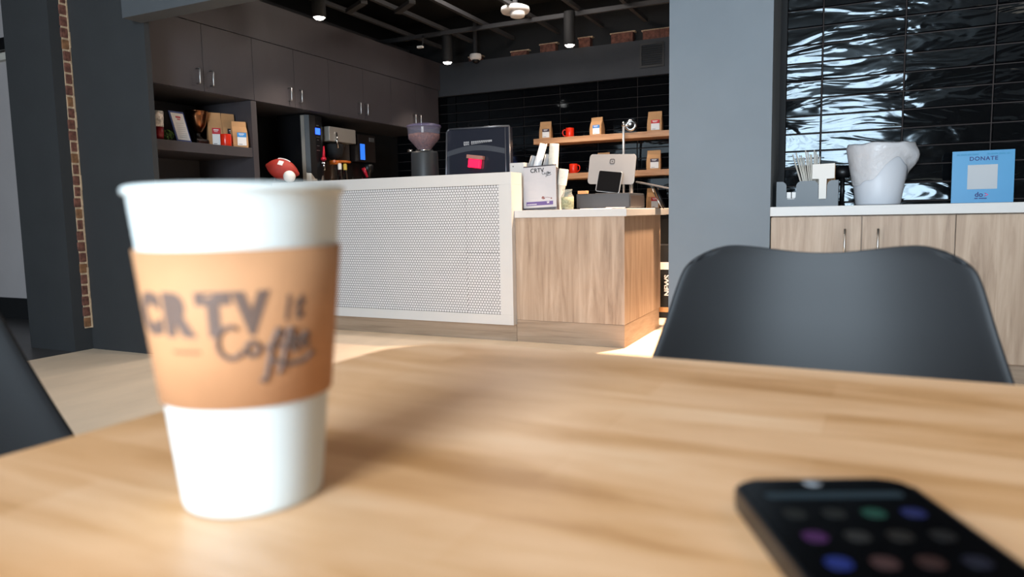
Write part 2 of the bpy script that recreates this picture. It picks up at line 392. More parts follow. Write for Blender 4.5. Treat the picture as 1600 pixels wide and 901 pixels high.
# condiment counter on the right
t = thing('condiment_counter', 'light oak base cabinets below the black tiled wall on the right', 'cabinet', (1.5, 4.3, 0))
b = BM(); box(b, -1.91, 1.99, -.175, .182, .10, .832); obj('carcass', b, M_oak, t)
b = BM(); box(b, -1.91, 1.99, -.13, .182, 0, .10); obj('plinth', b, M_oakb, t)
de = [-.417, .026, .438, .88, 1.32, 1.76, 2.2, 2.64, 3.08, 3.48]
for k in range(9):
    a, c = de[k]-1.5, de[k+1]-1.5
    b = BM(); box(b, a+.0025, c-.0025, -.2, -.1755, .105, .828, .0012); d = obj('door', b, M_oak, t)
    if k < 2: hx = (-.052, .101)[k]-1.5
    elif k == 2: continue
    else: hx = (c-.07 if k % 2 else a+.07)
    b = BM(); tube(b, [(hx, -.2, .60), (hx, -.228, .60)], .005, 8); tube(b, [(hx, -.2, .745), (hx, -.228, .745)], .005, 8); tube(b, [(hx, -.228, .585), (hx, -.228, .765)], .006, 10)
    obj('handle', b, M_nickel, d)
b = BM(); box(b, -.418, 3.48, 4.078, 4.485, .834, .884, .003)
tag(obj('worktop', b, M_white), 'long white worktop below the black tiled wall on the right', 'worktop')

# ================================================================== shelves on the rear wall
for k, (zt, lab, x0) in enumerate(((1.629, 'upper oak shelf on the black tiled rear wall', -2.985), (1.27, 'lower oak shelf behind the register monitor', -2.985))):
    b = BM(); box(b, x0, -.98, 6.78, 7.044, zt-.055, zt, .002); tag(obj('wall_shelf', b, M_shelf), lab, 'shelf', None)
b = BM(); box(b, -2.0, -.98, 6.7, 7.03, .84, .895, .003); t0 = obj('back_counter', b, M_blackm)
tag(t0, 'dark rear counter below the two oak shelves', 'counter')
b = BM(); box(b, -1.99, -.985, 6.74, 7.03, 0, .839); obj('cabinet', b, M_blackm, t0)

def coffee_bag(name, label, loc, rz, w, h, colour, group, lean=0):
    t = thing(name, label, 'bag', loc, rz, group)
    b = BM(); d = w*.62; hb = h*.60
    # body: boxy bottom, wedge to the rolled top
    sec = [(0, w, d), (.02*1, w*1.02, d*1.05), (hb*.6, w*1.02, d), (hb, w*.99, d*.8), (h*.80, w*.97, d*.26), (h*.97, w*.96, d*.16), (h, w*.95, d*.14)]
    rings = []
    for z, ww, dd in sec:
        o = lean*z
        rings.append([b.verts.new((sx*ww/2, sy*dd/2+o, z)) for sx, sy in ((-1, -1), (0, -1.06), (1, -1), (1.03, 0), (1, 1), (0, 1.04), (-1, 1), (-1.03, 0))])
    for A, B in zip(rings, rings[1:]):
        for j in range(8): b.faces.new((A[j], A[(j+1) % 8], B[(j+1) % 8], B[j]))
    b.faces.new(rings[0][::-1]); b.faces.new(rings[-1])
    obj('paper_bag', b, M_kraft, t)
    b = BM(); box(b, -w*.22, w*.38, -d*.575, -d*.54, h*.07, h*.41, .0005); obj('label_panel', b, M_paper, t)
    b = BM(); box(b, -w*.22, w*.38, -d*.585, -d*.52, h*.39, h*.56, .0005); lb = obj('colour_band', b, mat('band_'+colour[1:], colour, .6), t)
    b = BM(); box(b, -w*.12, w*.24, -d*.592, -d*.586, h*.49, h*.52); box(b, -w*.08, w*.18, -d*.592, -d*.586, h*.45, h*.465); obj('mark', b, M_paper, lb)
    b = BM(); box(b, -w*.14, w*.10, -d*.582, -d*.576, h*.11, h*.125); obj('fine_print', b, M_ink, t)
    return t
G = 'kraft coffee bags on the rear wall shelves'
coffee_bag('coffee_bag', 'kraft coffee bag with a dark band at the left end of the upper shelf', (-2.888, 6.88, 1.630), .12, .12, .175, '#3b2c3c', G)
coffee_bag('coffee_bag', 'kraft coffee bag with a blue band mid-way along the upper shelf', (-2.338, 6.88, 1.630), -.16, .125, .178, '#3c7fc4', G)
coffee_bag('coffee_bag', 'kraft coffee bag with a red band at the right of the upper shelf', (-1.758, 6.88, 1.630), .05, .135, .19, '#c2262e', G)
coffee_bag('coffee_bag', 'kraft coffee bag whose top shows behind the silver monitor', (-2.272, 6.88, 1.271), 0, .125, .19, '#3b2c3c', G)
coffee_bag('coffee_bag', 'kraft coffee bag with a dark band on the lower shelf right of the monitor', (-1.768, 6.88, 1.271), .1, .13, .185, '#3b2c3c', G)
coffee_bag('coffee_bag', 'kraft coffee bag with a red band low down on the dark rear counter', (-1.775, 6.86, .896), .5, .11, .2, '#c2262e', G)
def mug(label, loc, rz, s=1, group=None):
    t = thing('mug', label, 'mug', loc, rz, group)
    b = BM(); lathe(b, [(0, .003), (.036*s, .003), (.040*s, 0), (.042*s, .004), (.042*s, .094*s), (.0405*s, .097*s), (.039*s, .094*s), (.038*s, .008), (0, .007)]); obj('body', b, M_red, t)
    b = BM(); tube(b, [(.040*s, 0, .078*s), (.055*s, 0, .082*s), (.070*s, 0, .074*s), (.075*s, 0, .052*s), (.068*s, 0, .030*s), (.052*s, 0, .020*s), (.040*s, 0, .022*s)], .0055*s, 10); obj('handle', b, M_red, t)
    return t
mug('red mug with its handle to the left on the upper oak shelf', (-2.635, 6.9, 1.630), RAD(190), 1, 'red mugs on the rear wall shelves')
mug('red mug with its handle to the right on the lower oak shelf', (-2.60, 6.9, 1.271), RAD(-10), 1, 'red mugs on the rear wall shelves')
t = thing('shelf_rod', 'thin chrome rod standing against the oak shelves with a round chrome disc', 'rod', (-2.03, 6.75, .896))
b = BM(); tube(b, [(0, 0, 0), (0, 0, .81)], .011, 12); obj('rod', b, mat('satin_rod', '#c4c6c8', .3, .4), t)
b = BM(); lathe(b, [(0, .012), (.03, .010), (.045, .016), (.058, .008), (.058, 0), (0, 0)], mtx=MT(.065, .02, .80) @ Matrix.Rotation(RAD(90), 4, 'X')); obj('disc', b, M_chrome, t)
b = BM(); tube(b, [(0, 0, .79), (.03, .01, .80), (.065, .02, .80)], .009, 10); lathe(b, [(0, 0), (.016, 0), (.018, .02), (.012, .05), (0, .055)], (0, 0, .79), 16); obj('bracket', b, M_chrome, t)

# air grille on the soffit
t = thing('air_grille', 'black square air grille on the soffit near the right pillar', 'vent', (-1.82, 7.0, 2.26))
b = BM(); box(b, -.12, .12, -.012, -.001, 0, .02); box(b, -.12, .12, -.012, -.001, .21, .23); box(b, -.12, -.1, -.012, -.001, .02, .21); box(b, .1, .12, -.012, -.001, .02, .21); obj('frame', b, M_black, t)
b = BM()
for k in range(9): box(b, -.1, .1, -.009, -.001, .024+k*.0205, .036+k*.0205)
obj('slats', b, M_blackm, t)

# ================================================================== ceiling fittings
def pendant(label, x, y):
    t = thing('pendant_light', label, 'lamp', (x, y, 2.4), 0, 'black cylinder lights over the bar')
    b = BM(); lathe(b, [(.044, .012), (.05, .0), (.052, .004), (.052, .295), (.048, .30), (0, .30)], n=32); obj('housing', b, M_blackm, t)
    b = BM(); lathe(b, [(0, -.012), (.03, -.010), (.043, .004), (.043, .014), (0, .014)], n=32); obj('lens', b, mat('lamp_lens', '#ffffff', .5, emit='#fff3ea', estr=14), t)
    l = bpy.data.lights.new('pendant_spot', 'SPOT'); l.energy = 38; l.spot_size = RAD(100); l.spot_blend = .7; l.color = (1, .84, .68); l.shadow_soft_size = .04
    o = bpy.data.objects.new('pendant_spot', l); o.location = (0, 0, -.03); o.parent = t; C.objects.link(o)
pendant('black cylinder light nearest the header beam, at the top left', -3.767, 4.508)
pendant('black cylinder light above the back corner of the bar', -3.755, 6.411)
pendant('black cylinder light above the oak shelves, near the right pillar', -2.414, 6.338)
# unseen housings added round the area lights above the frame
for (x, y, z, r_, top, lab) in ((-1.03, 4.95, 2.68, .09, 3.05, 'round black downlight over the right end of the bar, above the frame'), (-2.2, 3.55, 2.68, .22, 3.05, 'wide black drum light in front of the bar, above the frame'),
        (-2.6, 5.6, 2.98, .5, 3.05, 'added flat black housing of the area light over the work counter'), (1.6, 1.9, 2.84, .9, 2.95, 'added flat housing of the fill light right of the table'), (-2.2, 1.2, 2.84, .9, 2.95, 'added flat housing of the fill light left of the table')):
    t = thing('unseen_lamp_housing', lab, 'lamp', (x, y, z), 0, None)
    b = BM(); lathe(b, [(0, .012), (r_, .012), (r_, top-z-.001), (0, top-z-.001)], n=36); obj('housing', b, M_blackm, t)
    b = BM(); lathe(b, [(r_, .012), (r_+.01, .0), (r_+.01, .03), (r_, .03)], n=36); obj('rim', b, M_black, t)
t = thing('smoke_detector', 'large white round detector with a smaller ring below, top centre', 'smoke detector', (-2.80, 6.0, 2.66))
b = BM(); lathe(b, [(0, .06), (.09, .06), (.125, .045), (.13, .02), (.12, .002), (0, 0)], n=40); obj('base', b, M_paper, t)
b = BM(); lathe(b, [(.066, .0), (.068, -.03), (.062, -.045), (.045, -.052), (0, -.054)], (.035, -.03, 0), 32); obj('sensor', b, M_paper, t)
b = BM(); box(b, -.02, .02, -.01, .01, .06, .20); obj('mount', b, M_joist, t)
t = thing('security_camera', 'small white dome camera hanging just before the rear soffit', 'camera', (-3.71, 6.93, 2.50))
b = BM(); lathe(b, [(.058, .075), (.064, .06), (.062, .03), (.05, .018), (.03, .014)], n=32); lathe(b, [(0, .078), (.058, .075)], n=32); obj('housing', b, M_paper, t)
b = BM(); lathe(b, [(.038, .02), (.036, .0), (.02, -.016), (0, -.02)], n=24); obj('dome', b, M_black, t)
b = BM(); box(b, -.015, .015, -.015, .015, .077, .4); obj('mount', b, M_joist, t)
t = thing('ceiling_sensor', 'tiny white angled sensor under the ceiling left of the corner light', 'sensor', (-4.0, 6.3, 2.55))
b = BM(); box(b, -.03, .03, -.02, .02, 0, .02, .004); obj('head', b, M_paper, t)
b = BM(); tube(b, [(.02, 0, .015), (.03, 0, .04), (.03, 0, .12)], .006, 8); obj('arm', b, M_joist, t)

# ================================================================== things on the bar
t = thing('football', 'red-brown american football with white laces at the left end of the bar', 'football', (-4.165, 4.455, 1.262), 0)
b = BM(); prof = [(0, -.140), (.010, -.136)]
for k in range(1, 24):
    a = -1+2*k/24; prof.append((.082*(1-abs(a)**2.0)**.78+.003, a*.134))
prof += [(.010, .136), (0, .140)]
FR = Matrix.Rotation(RAD(18), 4, 'Y') @ Matrix.Rotation(RAD(25), 4, 'Z') @ Matrix.Rotation(RAD(90), 4, 'Y')
lathe(b, prof, n=40, mtx=FR); obj('ball', b, mat('football_leather', '#a83228', .5, noise=.08, nscale=40, bump=.3, bscale=600), t)
b = BM()
def ftp(s, ang):
    r = .082*(1-abs(s/.134)**2.0)**.78+.0045
    return FR @ Vector((-r*cos(ang), -r*sin(ang), s))     # local -X of the lathe is the top after turning
def fup(s, w): return ftp(s, w)
tube(b, [fup(-.05+.1*k/10, 0.0) for k in range(11)], .004, 8)
for k in range(8):
    s = -.045+.09*k/7; tube(b, [fup(s, -.16), fup(s, 0), fup(s, .16)], .003, 6)
lace = obj('laces', b, M_paper, t)
b = BM(); v = [[None]*7 for _ in range(7)]
for i in range(7):
    for j in range(7):
        s = -.025+.04*i/6; a = .55+.5*j/6; p = ftp(s, a); v[i][j] = b.verts.new(p)
for i in range(6):
    for j in range(6): b.faces.new((v[i][j], v[i+1][j], v[i+1][j+1], v[i][j+1]))
obj('shield_patch', b, M_paper, t)
b = BM(); s_ = obj('stand', tube(tube(tube(b, [(-.09, 0, -.107), (-.085, 0, -.045)], .004, 8), [(.05, 0, -.107), (.05, 0, -.074)], .004, 8), [(-.09, 0, -.105), (.05, 0, -.105)], .004, 8), M_acr, t)
t = thing('white_ball', 'small white ball in front of the football on the bar', 'ball', (-4.045, 4.40, 1.1535))
b = BM(); lathe(b, [(.047*sin(pi*k/20), .047-.047*cos(pi*k/20)) for k in range(21)], n=36); obj('ball', b, mat('white_ball_skin', '#ece9e4', .4), t)

# tall water dispenser
t = thing('water_dispenser', 'tall black and stainless hot water dispenser with blue display, nearest machine', 'dispenser', (-4.47, 5.04, .9))
b = BM(); box(b, -.17, .10, -.12, .10, 0, .868, .006); obj('body', b, M_black, t)
b = BM(); pts = [(.10, -.118), (.135, -.112), (.165, -.085), (.18, -.03), (.18, .04), (.16, .085), (.13, .1), (.10, .1)]
prism(b, pts, 0, .86); obj('front_shell', b, M_steel, t)
b = BM(); pts = [(.137, -.113), (.168, -.087), (.1835, -.03), (.1835, .04), (.163, .087), (.14, .1), (.10, .095), (.10, -.1)]
prism(b, pts, .37, .862)
q = [Vector((x, y, .37)) for x, y in pts[:6]]
cen = [(.186, .0, .23)]
vv = [b.verts.new(p) for p in q]; c0 = b.verts.new((.184, .0, .25))
for a_, b_ in zip(vv, vv[1:]): b.faces.new((a_, b_, c0))
obj('control_panel', b, M_black, t)
b = BM(); box(b, .1825, .1865, -.03, .03, .70, .755, .001); obj('display', b, mat('blue_display', '#1430c0', .4, emit='#2a55ff', estr=2.2), t)
for k, (zz, w) in enumerate(((.775, .016), (.675, .02), (.65, .012), (.60, .016), (.56, .02))):
    b = BM(); box(b, .183, .1848, -w, w, zz, zz+.005); obj('button_mark', b, M_nickel, t)
b = BM(); tube(b, [(.18, .03, .455), (.21, .03, .455)], .012, 12); tube(b, [(.212, .03, .475), (.212, .03, .39)], .011, 12); tap = obj('tap', b, M_chrome, t)
b = BM(); tube(b, [(.212, .03, .475), (.220, .03, .60)], .016, 10, r1=.006); lathe(b, [(0, 0), (.024, 0), (.024, .02), (0, .03)], (.212, .03, .478), 16); obj('tap_lever', b, mat('red_lever', '#c01a30', .35), tap)

# stainless brewer
t = thing('coffee_brewer', 'stainless steel drip coffee brewer between the dispenser and the dark machine', 'coffee machine', (-4.45, 5.39, .9))
b = BM(); box(b, -.2, .16, -.19, .19, .66, .79, .008); obj('head', b, M_steel, t)
b = BM(); box(b, -.2, -.02, -.19, .19, 0, .659, .006); box(b, -.02, .08, -.02, .19, .50, .659, .004); obj('column', b, mat('warm_steel', '#8d8378', .3, 1), t)
b = BM(); tube(b, [(.165, -.10, .74), (.175, -.10, .60)], .009, 10); obj('spray_tube', b, M_chrome, t)
b = BM(); lathe(b, [(.085, .645), (.09, .635), (.078, .56), (.05, .515), (0, .515)], (.07, -.02, 0), 32); lathe(b, [(0, .637), (.085, .645)], (.06, -.02, 0), 32); obj('filter_basket', b, M_blackm, t)
b = BM(); box(b, .081, .18, -.18, .18, 0.001, .188, .004); box(b, -.019, .08, -.18, .18, 0.001, .188); obj('drip_tray', b, M_steeld, t)
t = thing('glass_carafe', 'glass carafe with an orange rim handle under the stainless brewer', 'carafe', (-4.37, 5.36, 1.0885))
b = BM(); lathe(b, [(0, 0), (.065, .002), (.076, .03), (.068, .1), (.035, .17), (.034, .25), (.04, .27)], n=32); obj('flask', b, M_glass, t)
b = BM(); lathe(b, [(.036, .27), (.055, .275), (.055, .305), (.036, .31)], n=24); tube(b, [(.03, 0, .30), (.07, .08, .30), (.07, .13, .298)], .012, 10); tube(b, [(.02, -.03, .30), (.05, -.07, .298)], .012, 10); obj('collar', b, mat('orange_plastic', '#d2691e', .4), t)
for k, (yy, c, lab) in enumerate(((5.27, '#e9e4da', 'clear syrup bottle with a white cap standing beside the glass carafe'), (5.345, '#d8b64a', 'clear syrup bottle with a yellow cap standing beside the glass carafe'))):
    t = thing('syrup_bottle', lab, 'bottle', (-4.245, yy, .9), 0, 'syrup bottles by the carafe')
    b = BM(); lathe(b, [(0, 0), (.027, 0), (.029, .01), (.029, .27), (.02, .34), (.014, .39), (.014, .415)], n=24); obj('bottle', b, M_glass, t)
    b = BM(); lathe(b, [(.017, .405), (.018, .45), (.012, .462), (0, .462)], n=16); obj('cap', b, mat('cap_%d' % k, c, .4), t)

# dark brewer / grinder with blue panel
t = thing('batch_grinder', 'dark brown coffee machine with a blue panel and a red tap', 'coffee machine', (-4.45, 5.76, .9))
b = BM(); box(b, -.2, .15, -.135, .135, .50, .76, .006); obj('head', b, mat('brown_black_steel', '#2f2724', .3, .6), t)
b = BM(); box(b, -.2, .06, -.12, .06, .001, .499, .004); obj('column', b, mat('brown_black_steel', '#2f2724', .3, .6), t)
b = BM(); box(b, .151, .155, -.11, -.04, .52, .67, .001); obj('touch_panel', b, mat('blue_panel', '#2a66c8', .4, emit='#2f74e8', estr=.6), t)
b = BM(); box(b, .151, .154, .04, .115, .70, .74, .001); obj('name_plate', b, M_nickel, t)
b = BM(); lathe(b, [(.03, .5), (.055, .48), (.05, .42), (.03, .40), (.03, .36), (0, .36)], (.09, .08, 0), 20); obj('spout', b, M_black, t)
b = BM(); tube(b, [(.07, -.135, .36), (.07, -.135, .02)], .007, 8); tube(b, [(.08, .0, .36), (.08, .0, .02)], .010, 8); obj('sight_tube', b, M_chrome, t)
b = BM(); tube(b, [(.095, .0, .45), (.115, .035, .36)], .02, 10, r1=.012); obj('tap_lever', b, mat('red_lever', '#c01a30', .35), t)

# grinder with clear hopper, on the work counter behind the bar
t = thing('coffee_grinder', 'black coffee grinder with a clear hopper full of beans behind the bar', 'grinder', (-3.07, 4.85, .896))
b = BM(); lathe(b, [(0, 0), (.11, 0), (.112, .01), (.105, .46), (.10, .475), (0, .476)], n=36); obj('body', b, mat('grinder_body', '#2a2d30', .45), t)
b = BM(); lathe(b, [(.05, .49), (.06, .50), (.125, .575), (.127, .64), (.132, .665), (.130, .668), (.125, .64), (.123, .577), (.057, .503), (.05, .49)], n=36); obj('hopper', b, mat('hopper_plastic', '#a8a4b8', .05, alpha=.12), t)
b = BM(); lathe(b, [(0, .49), (.047, .492), (.118, .575), (.121, .61), (.08, .618), (0, .612)], n=36); obj('beans', b, mat('coffee_beans', '#75452f', .5, noise=.6, nscale=70, bump=.8, bscale=90), t)
b = BM(); lathe(b, [(0, .695), (.02, .693), (.10, .688), (.134, .676), (.136, .665), (.130, .664), (.128, .671), (0, .676)], n=36); obj('lid', b, mat('lid_plastic', '#83799c', .08, alpha=.42), t)
b = BM(); lathe(b, [(.052, .476), (.07, .478), (.07, .49), (.05, .49)], n=24); tube(b, [(-.075, -.06, .483), (-.115, -.06, .486)], .011, 8); obj('collar', b, M_chrome, t)
b = BM(); tube(b, [(.0, -.02, .50), (.0, -.02, .67)], .010, 10); obj('bolt', b, M_paper, t)

# smoked display box with a red lit tag inside
t = thing('display_case', 'dark glossy display box with a curved band and red glowing tag', 'display case', (-2.655, 4.93, .896), 0)
b = BM()
fr = [(-.285, -.0), (.29, -.0), (.287, .632), (-.232, .640), (-.255, .62)]
t2 = BM(); prism(t2, [(x, z) for x, z in fr], 0, .05, mtx=Matrix(((1, 0, 0, 0), (0, 0, 1, 0), (0, 1, 0, 0), (0, 0, 0, 1))))
t2.transform(MT(0, .004, 0)); obj('body', t2, mat('smoked_body', '#2b2d36', .12, coat=.5), t)
b = BM()
for a_, c_ in zip(fr, fr[1:]+fr[:1]): tube(b, [(a_[0], 0, a_[1]+.004), (c_[0], 0, c_[1]+.004)], .007, 6)
tube(b, [(.255, 0, .004), (.253, 0, .632)], .004, 6); obj('edge_frame', b, mat('grey_edge', '#6e7076', .25, .5), t)
b = BM(); prev = None
for k in range(17):
    x = -.26+.505*k/16; zc_ = .425+.045*sin(pi*(k+1)/18)
    a_ = (b.verts.new((x, .002, zc_)), b.verts.new((x, .002, zc_+.04)))
    if prev: b.faces.new((prev[0], a_[0], a_[1], prev[1]))
    prev = a_
obj('curved_band', b, mat('grey_band', '#4a4c52', .25), t)
b = BM(); random.seed(3)
for k in range(15):
    x = -.105+.0165*k
    if k == 3: continue
    box(b, x, x+.012, -.001, .003, .512+.0012*k, .540+.0002*k)
obj('lettering_strip', b, mat('pale_letters', '#b4b2b4', .6), t)
b = BM()
for k in range(13):
    x = -.102+.0165*k; box(b, x+.003, x+.008, -.0018, -.0012, .520, .533)
obj('letter_gaps', b, M_blackm, t)
b = BM(); box(b, -.105, -.005, -.035, .0, .332, .398, .004, mtx=Matrix.Rotation(RAD(8), 4, 'Y')); tg = obj('red_tag', b, mat('red_glow', '#d01030', .5, emit='#ff0f3a', estr=1.6), t)
b = BM(); box(b, -.12, .02, -.045, .0, .399, .428, .004, mtx=Matrix.Rotation(RAD(8), 4, 'Y')); obj('tag_holder', b, mat('pinkish_board', '#b07a6c', .6), t)

# white box, sign holder with cups and lids, jar
t = thing('white_box', 'narrow white box standing behind the sign, at the end of the bar', 'box', (-2.175, 4.685, .896))
b = BM(); prism(b, rrect(.12, .09, .012), 0, .336, bev=.004); obj('casing', b, M_white, t)
b = BM(); lathe(b, [(0, 0), (.004, 0), (.004, .002), (0, .002)], mtx=MT(-.028, -.045, .312) @ Matrix.Rotation(RAD(90), 4, 'X'), n=12); obj('screw', b, M_ink, t)

t = thing('sign_holder', 'upright sign holder with a white coffee club sheet on the low counter', 'sign', (-1.975, 4.58, .896), RAD(2))
TL = Matrix.Rotation(RAD(-2), 4, 'Y') @ Matrix.Rotation(RAD(-5), 4, 'X')
b = BM(); box(b, -.122, .122, .002, .010, .0, .31, .002, mtx=TL); box(b, -.122, .122, -.01, .06, 0, .012, .002, mtx=TL); box(b, -.122, -.112, .0, .06, .012, .10, .001, mtx=TL); box(b, .112, .122, .0, .06, .012, .29, .001, mtx=TL)
obj('stand', b, mat('smoky_acrylic', '#4d4a50', .15, alpha=.8), t)
b = BM(); box(b, -.121, .121, -.002, .0015, .018, .300, mtx=TL); sheet = obj('sheet', b, mat('sheet_paper', '#b3b2b6', .75), t)
TB = TL @ MT(0, -.0032, 0) @ FRONT
def put(body, x, z, size, m, parent, name='lettering', base=TB, shear=0, offset=0, spacing=1, ext=.0003):
    tb = text_bm(body, size, ext, shear, offset, spacing=spacing); tb.transform(base @ MT(x, z, 0)); return obj(name, tb, m, parent)
put('CRTV', -.017, .262, .040, M_ink, sheet, offset=.0008)
def script_strokes(sc, ox, oz, mtx, r):
    """hand-lettered word: it, then coffee with a swash below"""
    W_ = []
    def arc(cx, cz, rx, rz, a0, a1, n=14): return [(cx+rx*cos(RAD(a0+(a1-a0)*i/n)), cz+rz*sin(RAD(a0+(a1-a0)*i/n))) for i in range(n+1)]
    W_.append(arc(.115, .17, .115, .15, 60, 325))                       # C
    W_.append(arc(.30, .10, .055, .065, 20, 390))                       # o
    W_.append([(.36, -.20), (.39, -.22), (.42, -.17), (.45, 0), (.48, .15), (.53, .27), (.56, .25), (.54, .18)])   # f
    W_.append([(.41, .10), (.53, .12)])
    W_.append([(.52, -.14), (.55, -.16), (.575, -.05), (.60, .10), (.64, .26), (.68, .25), (.66, .18)])           # f
    W_.append([(.55, .10), (.66, .13)])
    W_.append([(.66, .10), (.72, .13)]+arc(.70, .105, .045, .06, 30, 330))   # e
    W_.append([(.78, .13), (.84, .16)]+arc(.82, .13, .045, .06, 30, 330))    # e
    W_.append([(.45, -.02), (.62, -.09), (.80, -.08), (.93, -.01)])          # swash
    return W_
def strokes_mesh(sc, ox, oz, mtxf, r):
    b = BM()
    for w in script_strokes(sc, ox, oz, None, r):
        pts = [(ox+x*sc, oz+z*sc) for x, z in w]
        # dense resample
        D = []
        for (x0, z0), (x1, z1) in zip(pts, pts[1:]):
            for q in range(3): D.append((x0+(x1-x0)*q/3, z0+(z1-z0)*q/3))
        D.append(pts[-1]); tube(b, [mtxf(x, z) for x, z in D], r, 6)
    return b
obj('script_word', strokes_mesh(.072, .020, .243, lambda x, z: TL @ Vector((x, -.003, z)), .0014), M_ink, sheet)
b = BM()
for x0, x1, z in ((-.095, -.075, .205), (-.095, -.07, .18), (-.095, -.038, .135), (-.095, -.06, .088), (-.095, .01, .075), (-.02, .05, .205), (-.02, .04, .18)): box(b, x0, x1, -.0032, -.0022, z, z+.003, mtx=TL)
obj('fine_print', b, mat('grey_ink', '#b9b7bb', .7), sheet)
b = BM(); box(b, -.10, .098, -.0034, -.0022, .034, .060, mtx=TL); band = obj('purple_band', b, mat('purple_ink', '#5a4a80', .6), sheet)
b = BM()
for k in range(11): box(b, -.094+k*.0066, -.0895+k*.0066, -.0044, -.0035, .040, .045, mtx=TL)
for a in range(5): tube(b, [TL @ Vector((.062, -.0042, .052)), TL @ Vector((.062+.012*cos(a*1.257+.3), -.0042, .052+.010*sin(a*1.257+.3)))], .0016, 6)
obj('band_lettering', b, M_paper, band)
b = BM()
for x, z in ((.018, .083), (.026, .078), (.030, .088), (.022, .090), (.034, .080), (.086, .078)): lathe(b, [(0, .001), (.0045, 0), (0, -.001)], n=10, mtx=TL @ MT(x, -.003, z) @ FRONT)
tube(b, [TL @ Vector((.04, -.003, .086)), TL @ Vector((.06, -.003, .086)), TL @ Vector((.08, -.003, .080))], .001, 5)
obj('berries', b, mat('brown_red_ink', '#8a4038', .6), sheet)

t = thing('lid_dispenser', 'tilted clear acrylic channels for cup lids behind the sign', 'dispenser', (-2.005, 4.72, .896))
b = BM(); box(b, -.10, .10, -.05, .06, 0, .02, .003); box(b, -.02, .04, .0, .05, .02, .30, .003); obj('base', b, M_black, t)
for k, (x0, x1, z1, m) in enumerate(((-.135, -.075, .385, 'a'), (-.085, .0, .465, 'w'), (-.005, .035, .39, 'a'))):
    b = BM(); w = .020 if m == 'a' else .026
    tube(b, [(x0, -.02, .16), (x1, .01, z1)], w, 12, caps=(m == 'w')); obj('channel', b, mat('grey_clear', '#aab0b6', .1, alpha=.5) if m == 'a' else mat('milky_lids', '#e6e9ee', .25, alpha=.9), t)
    b = BM(); tube(b, [(x0-w, -.022, .16), (x1-w, .008, z1)], .003, 6); tube(b, [(x0+w, -.022, .16), (x1+w, .008, z1)], .003, 6); obj('rail', b, M_paper, t)
def cup_stack(label, p0, p1, r, m):
    b = BM(); p0 = Vector(p0); p1 = Vector(p1); d = (p1-p0); L_ = d.length; q = d.to_track_quat('Z', 'Y').to_matrix().to_4x4()
    prof = [(0, 0), (r*.72, 0), (r*.78, L_*.3), (r*.86, L_*.6)]
    z = L_*.6
    while z < L_*.96: prof += [(r, z+.001), (r, z+.006), (r*.95, z+.007)]; z += .010
    prof += [(r, L_-.004), (r*.9, L_), (0, L_)]
    lathe(b, prof, n=28, mtx=Matrix.Translation(p0) @ q)
    tag(obj('cup_stack', b, M_paper if m is None else m), label, 'cups', 'leaning stacks of paper cups')
cup_stack('tall leaning stack of off-white paper cups right behind the sign', (-1.945, 4.71, .92), (-1.915, 4.71, 1.355), .034, mat('offwhite_cup', '#d5d0c4', .6))
cup_stack('shorter leaning stack of off-white paper cups right of the sign', (-1.875, 4.665, .90), (-1.828, 4.665, 1.175), .034, mat('offwhite_cup', '#d5d0c4', .6))
t = thing('glass_jar', 'small glass jar with a pale green label left of the cash drawer', 'jar', (-1.762, 4.555, .896))
b = BM(); lathe(b, [(0, 0), (.038, .001), (.042, .008), (.042, .09), (.03, .108), (.03, .125), (.034, .127), (.034, .135), (.028, .135)], n=28); obj('glass', b, mat('jar_glass', '#a8afa8', .06, alpha=.35), t)
b = BM(); lathe(b, [(.0425, .015), (.0432, .015), (.0432, .085), (.0425, .085)], n=28); obj('label_wrap', b, mat('pale_green_label', '#83886f', .7, noise=.3, nscale=90), t)
b = BM(); lathe(b, [(0, .006), (.039, .006), (.037, .06), (0, .06)], n=20); obj('contents', b, mat('banknote_fill', '#9aa07c', .8, noise=.4, nscale=60), t)
t = thing('kraft_card', 'narrow kraft card leaning behind the small glass jar', 'card', (-1.80, 4.64, .896))
b = BM(); box(b, -.02, .02, -.003, .003, 0, .10, .001, mtx=Matrix.Rotation(RAD(18), 4, 'Y')); obj('card', b, M_kraft, t)

# register
t = thing('cash_drawer', 'wide dark grey cash drawer under the register tablet', 'cash drawer', (-1.56, 4.92, .896), 0)
b = BM(); box(b, -.21, .17, -.17, .22, .006, .106, .004); obj('body', b, mat('drawer_grey', '#30343a', .5), t)
b = BM(); box(b, -.205, .165, -.174, -.171, .012, .1, .001); obj('front', b, mat('drawer_front', '#353a41', .45), t)
b = BM(); box(b, .171, .176, -.16, .2, .012, .09, .001); obj('side_panel', b, mat('drawer_side', '#352f2d', .4), t)
b = BM()
for sx in (-.18, .14):
    for sy in (-.14, .19): lathe(b, [(0, 0), (.012, 0), (.012, .006), (0, .006)], (sx, sy, 0), 12)
obj('feet', b, M_black, t)
t = thing('register_monitor', 'silver-backed register monitor with a square logo, on a chrome post', 'monitor', (-1.545, 4.965, 1.0025), RAD(3))
b = BM(); prism(b, rrect(.335, .215, .022), 0, .010, mtx=MT(-.02, -.052, .170) @ Matrix.Rotation(RAD(-12), 4, 'X') @ Matrix.Rotation(RAD(2.5), 4, 'Y') @ FRONT, bev=.003); shell = obj('back_shell', b, mat('silver_plastic', '#7b7f84', .35, .25), t)
ML = MT(-.02, -.052, .170) @ Matrix.Rotation(RAD(-12), 4, 'X') @ Matrix.Rotation(RAD(2.5), 4, 'Y') @ FRONT
b = BM(); outer = rrect(.036, .036, .009, 5); inner = rrect(.026, .026, .005, 5)
O = [b.verts.new(ML @ Vector((x, y+.055, .0112))) for x, y in outer]; I = [b.verts.new(ML @ Vector((x, y+.055, .0112))) for x, y in inner]
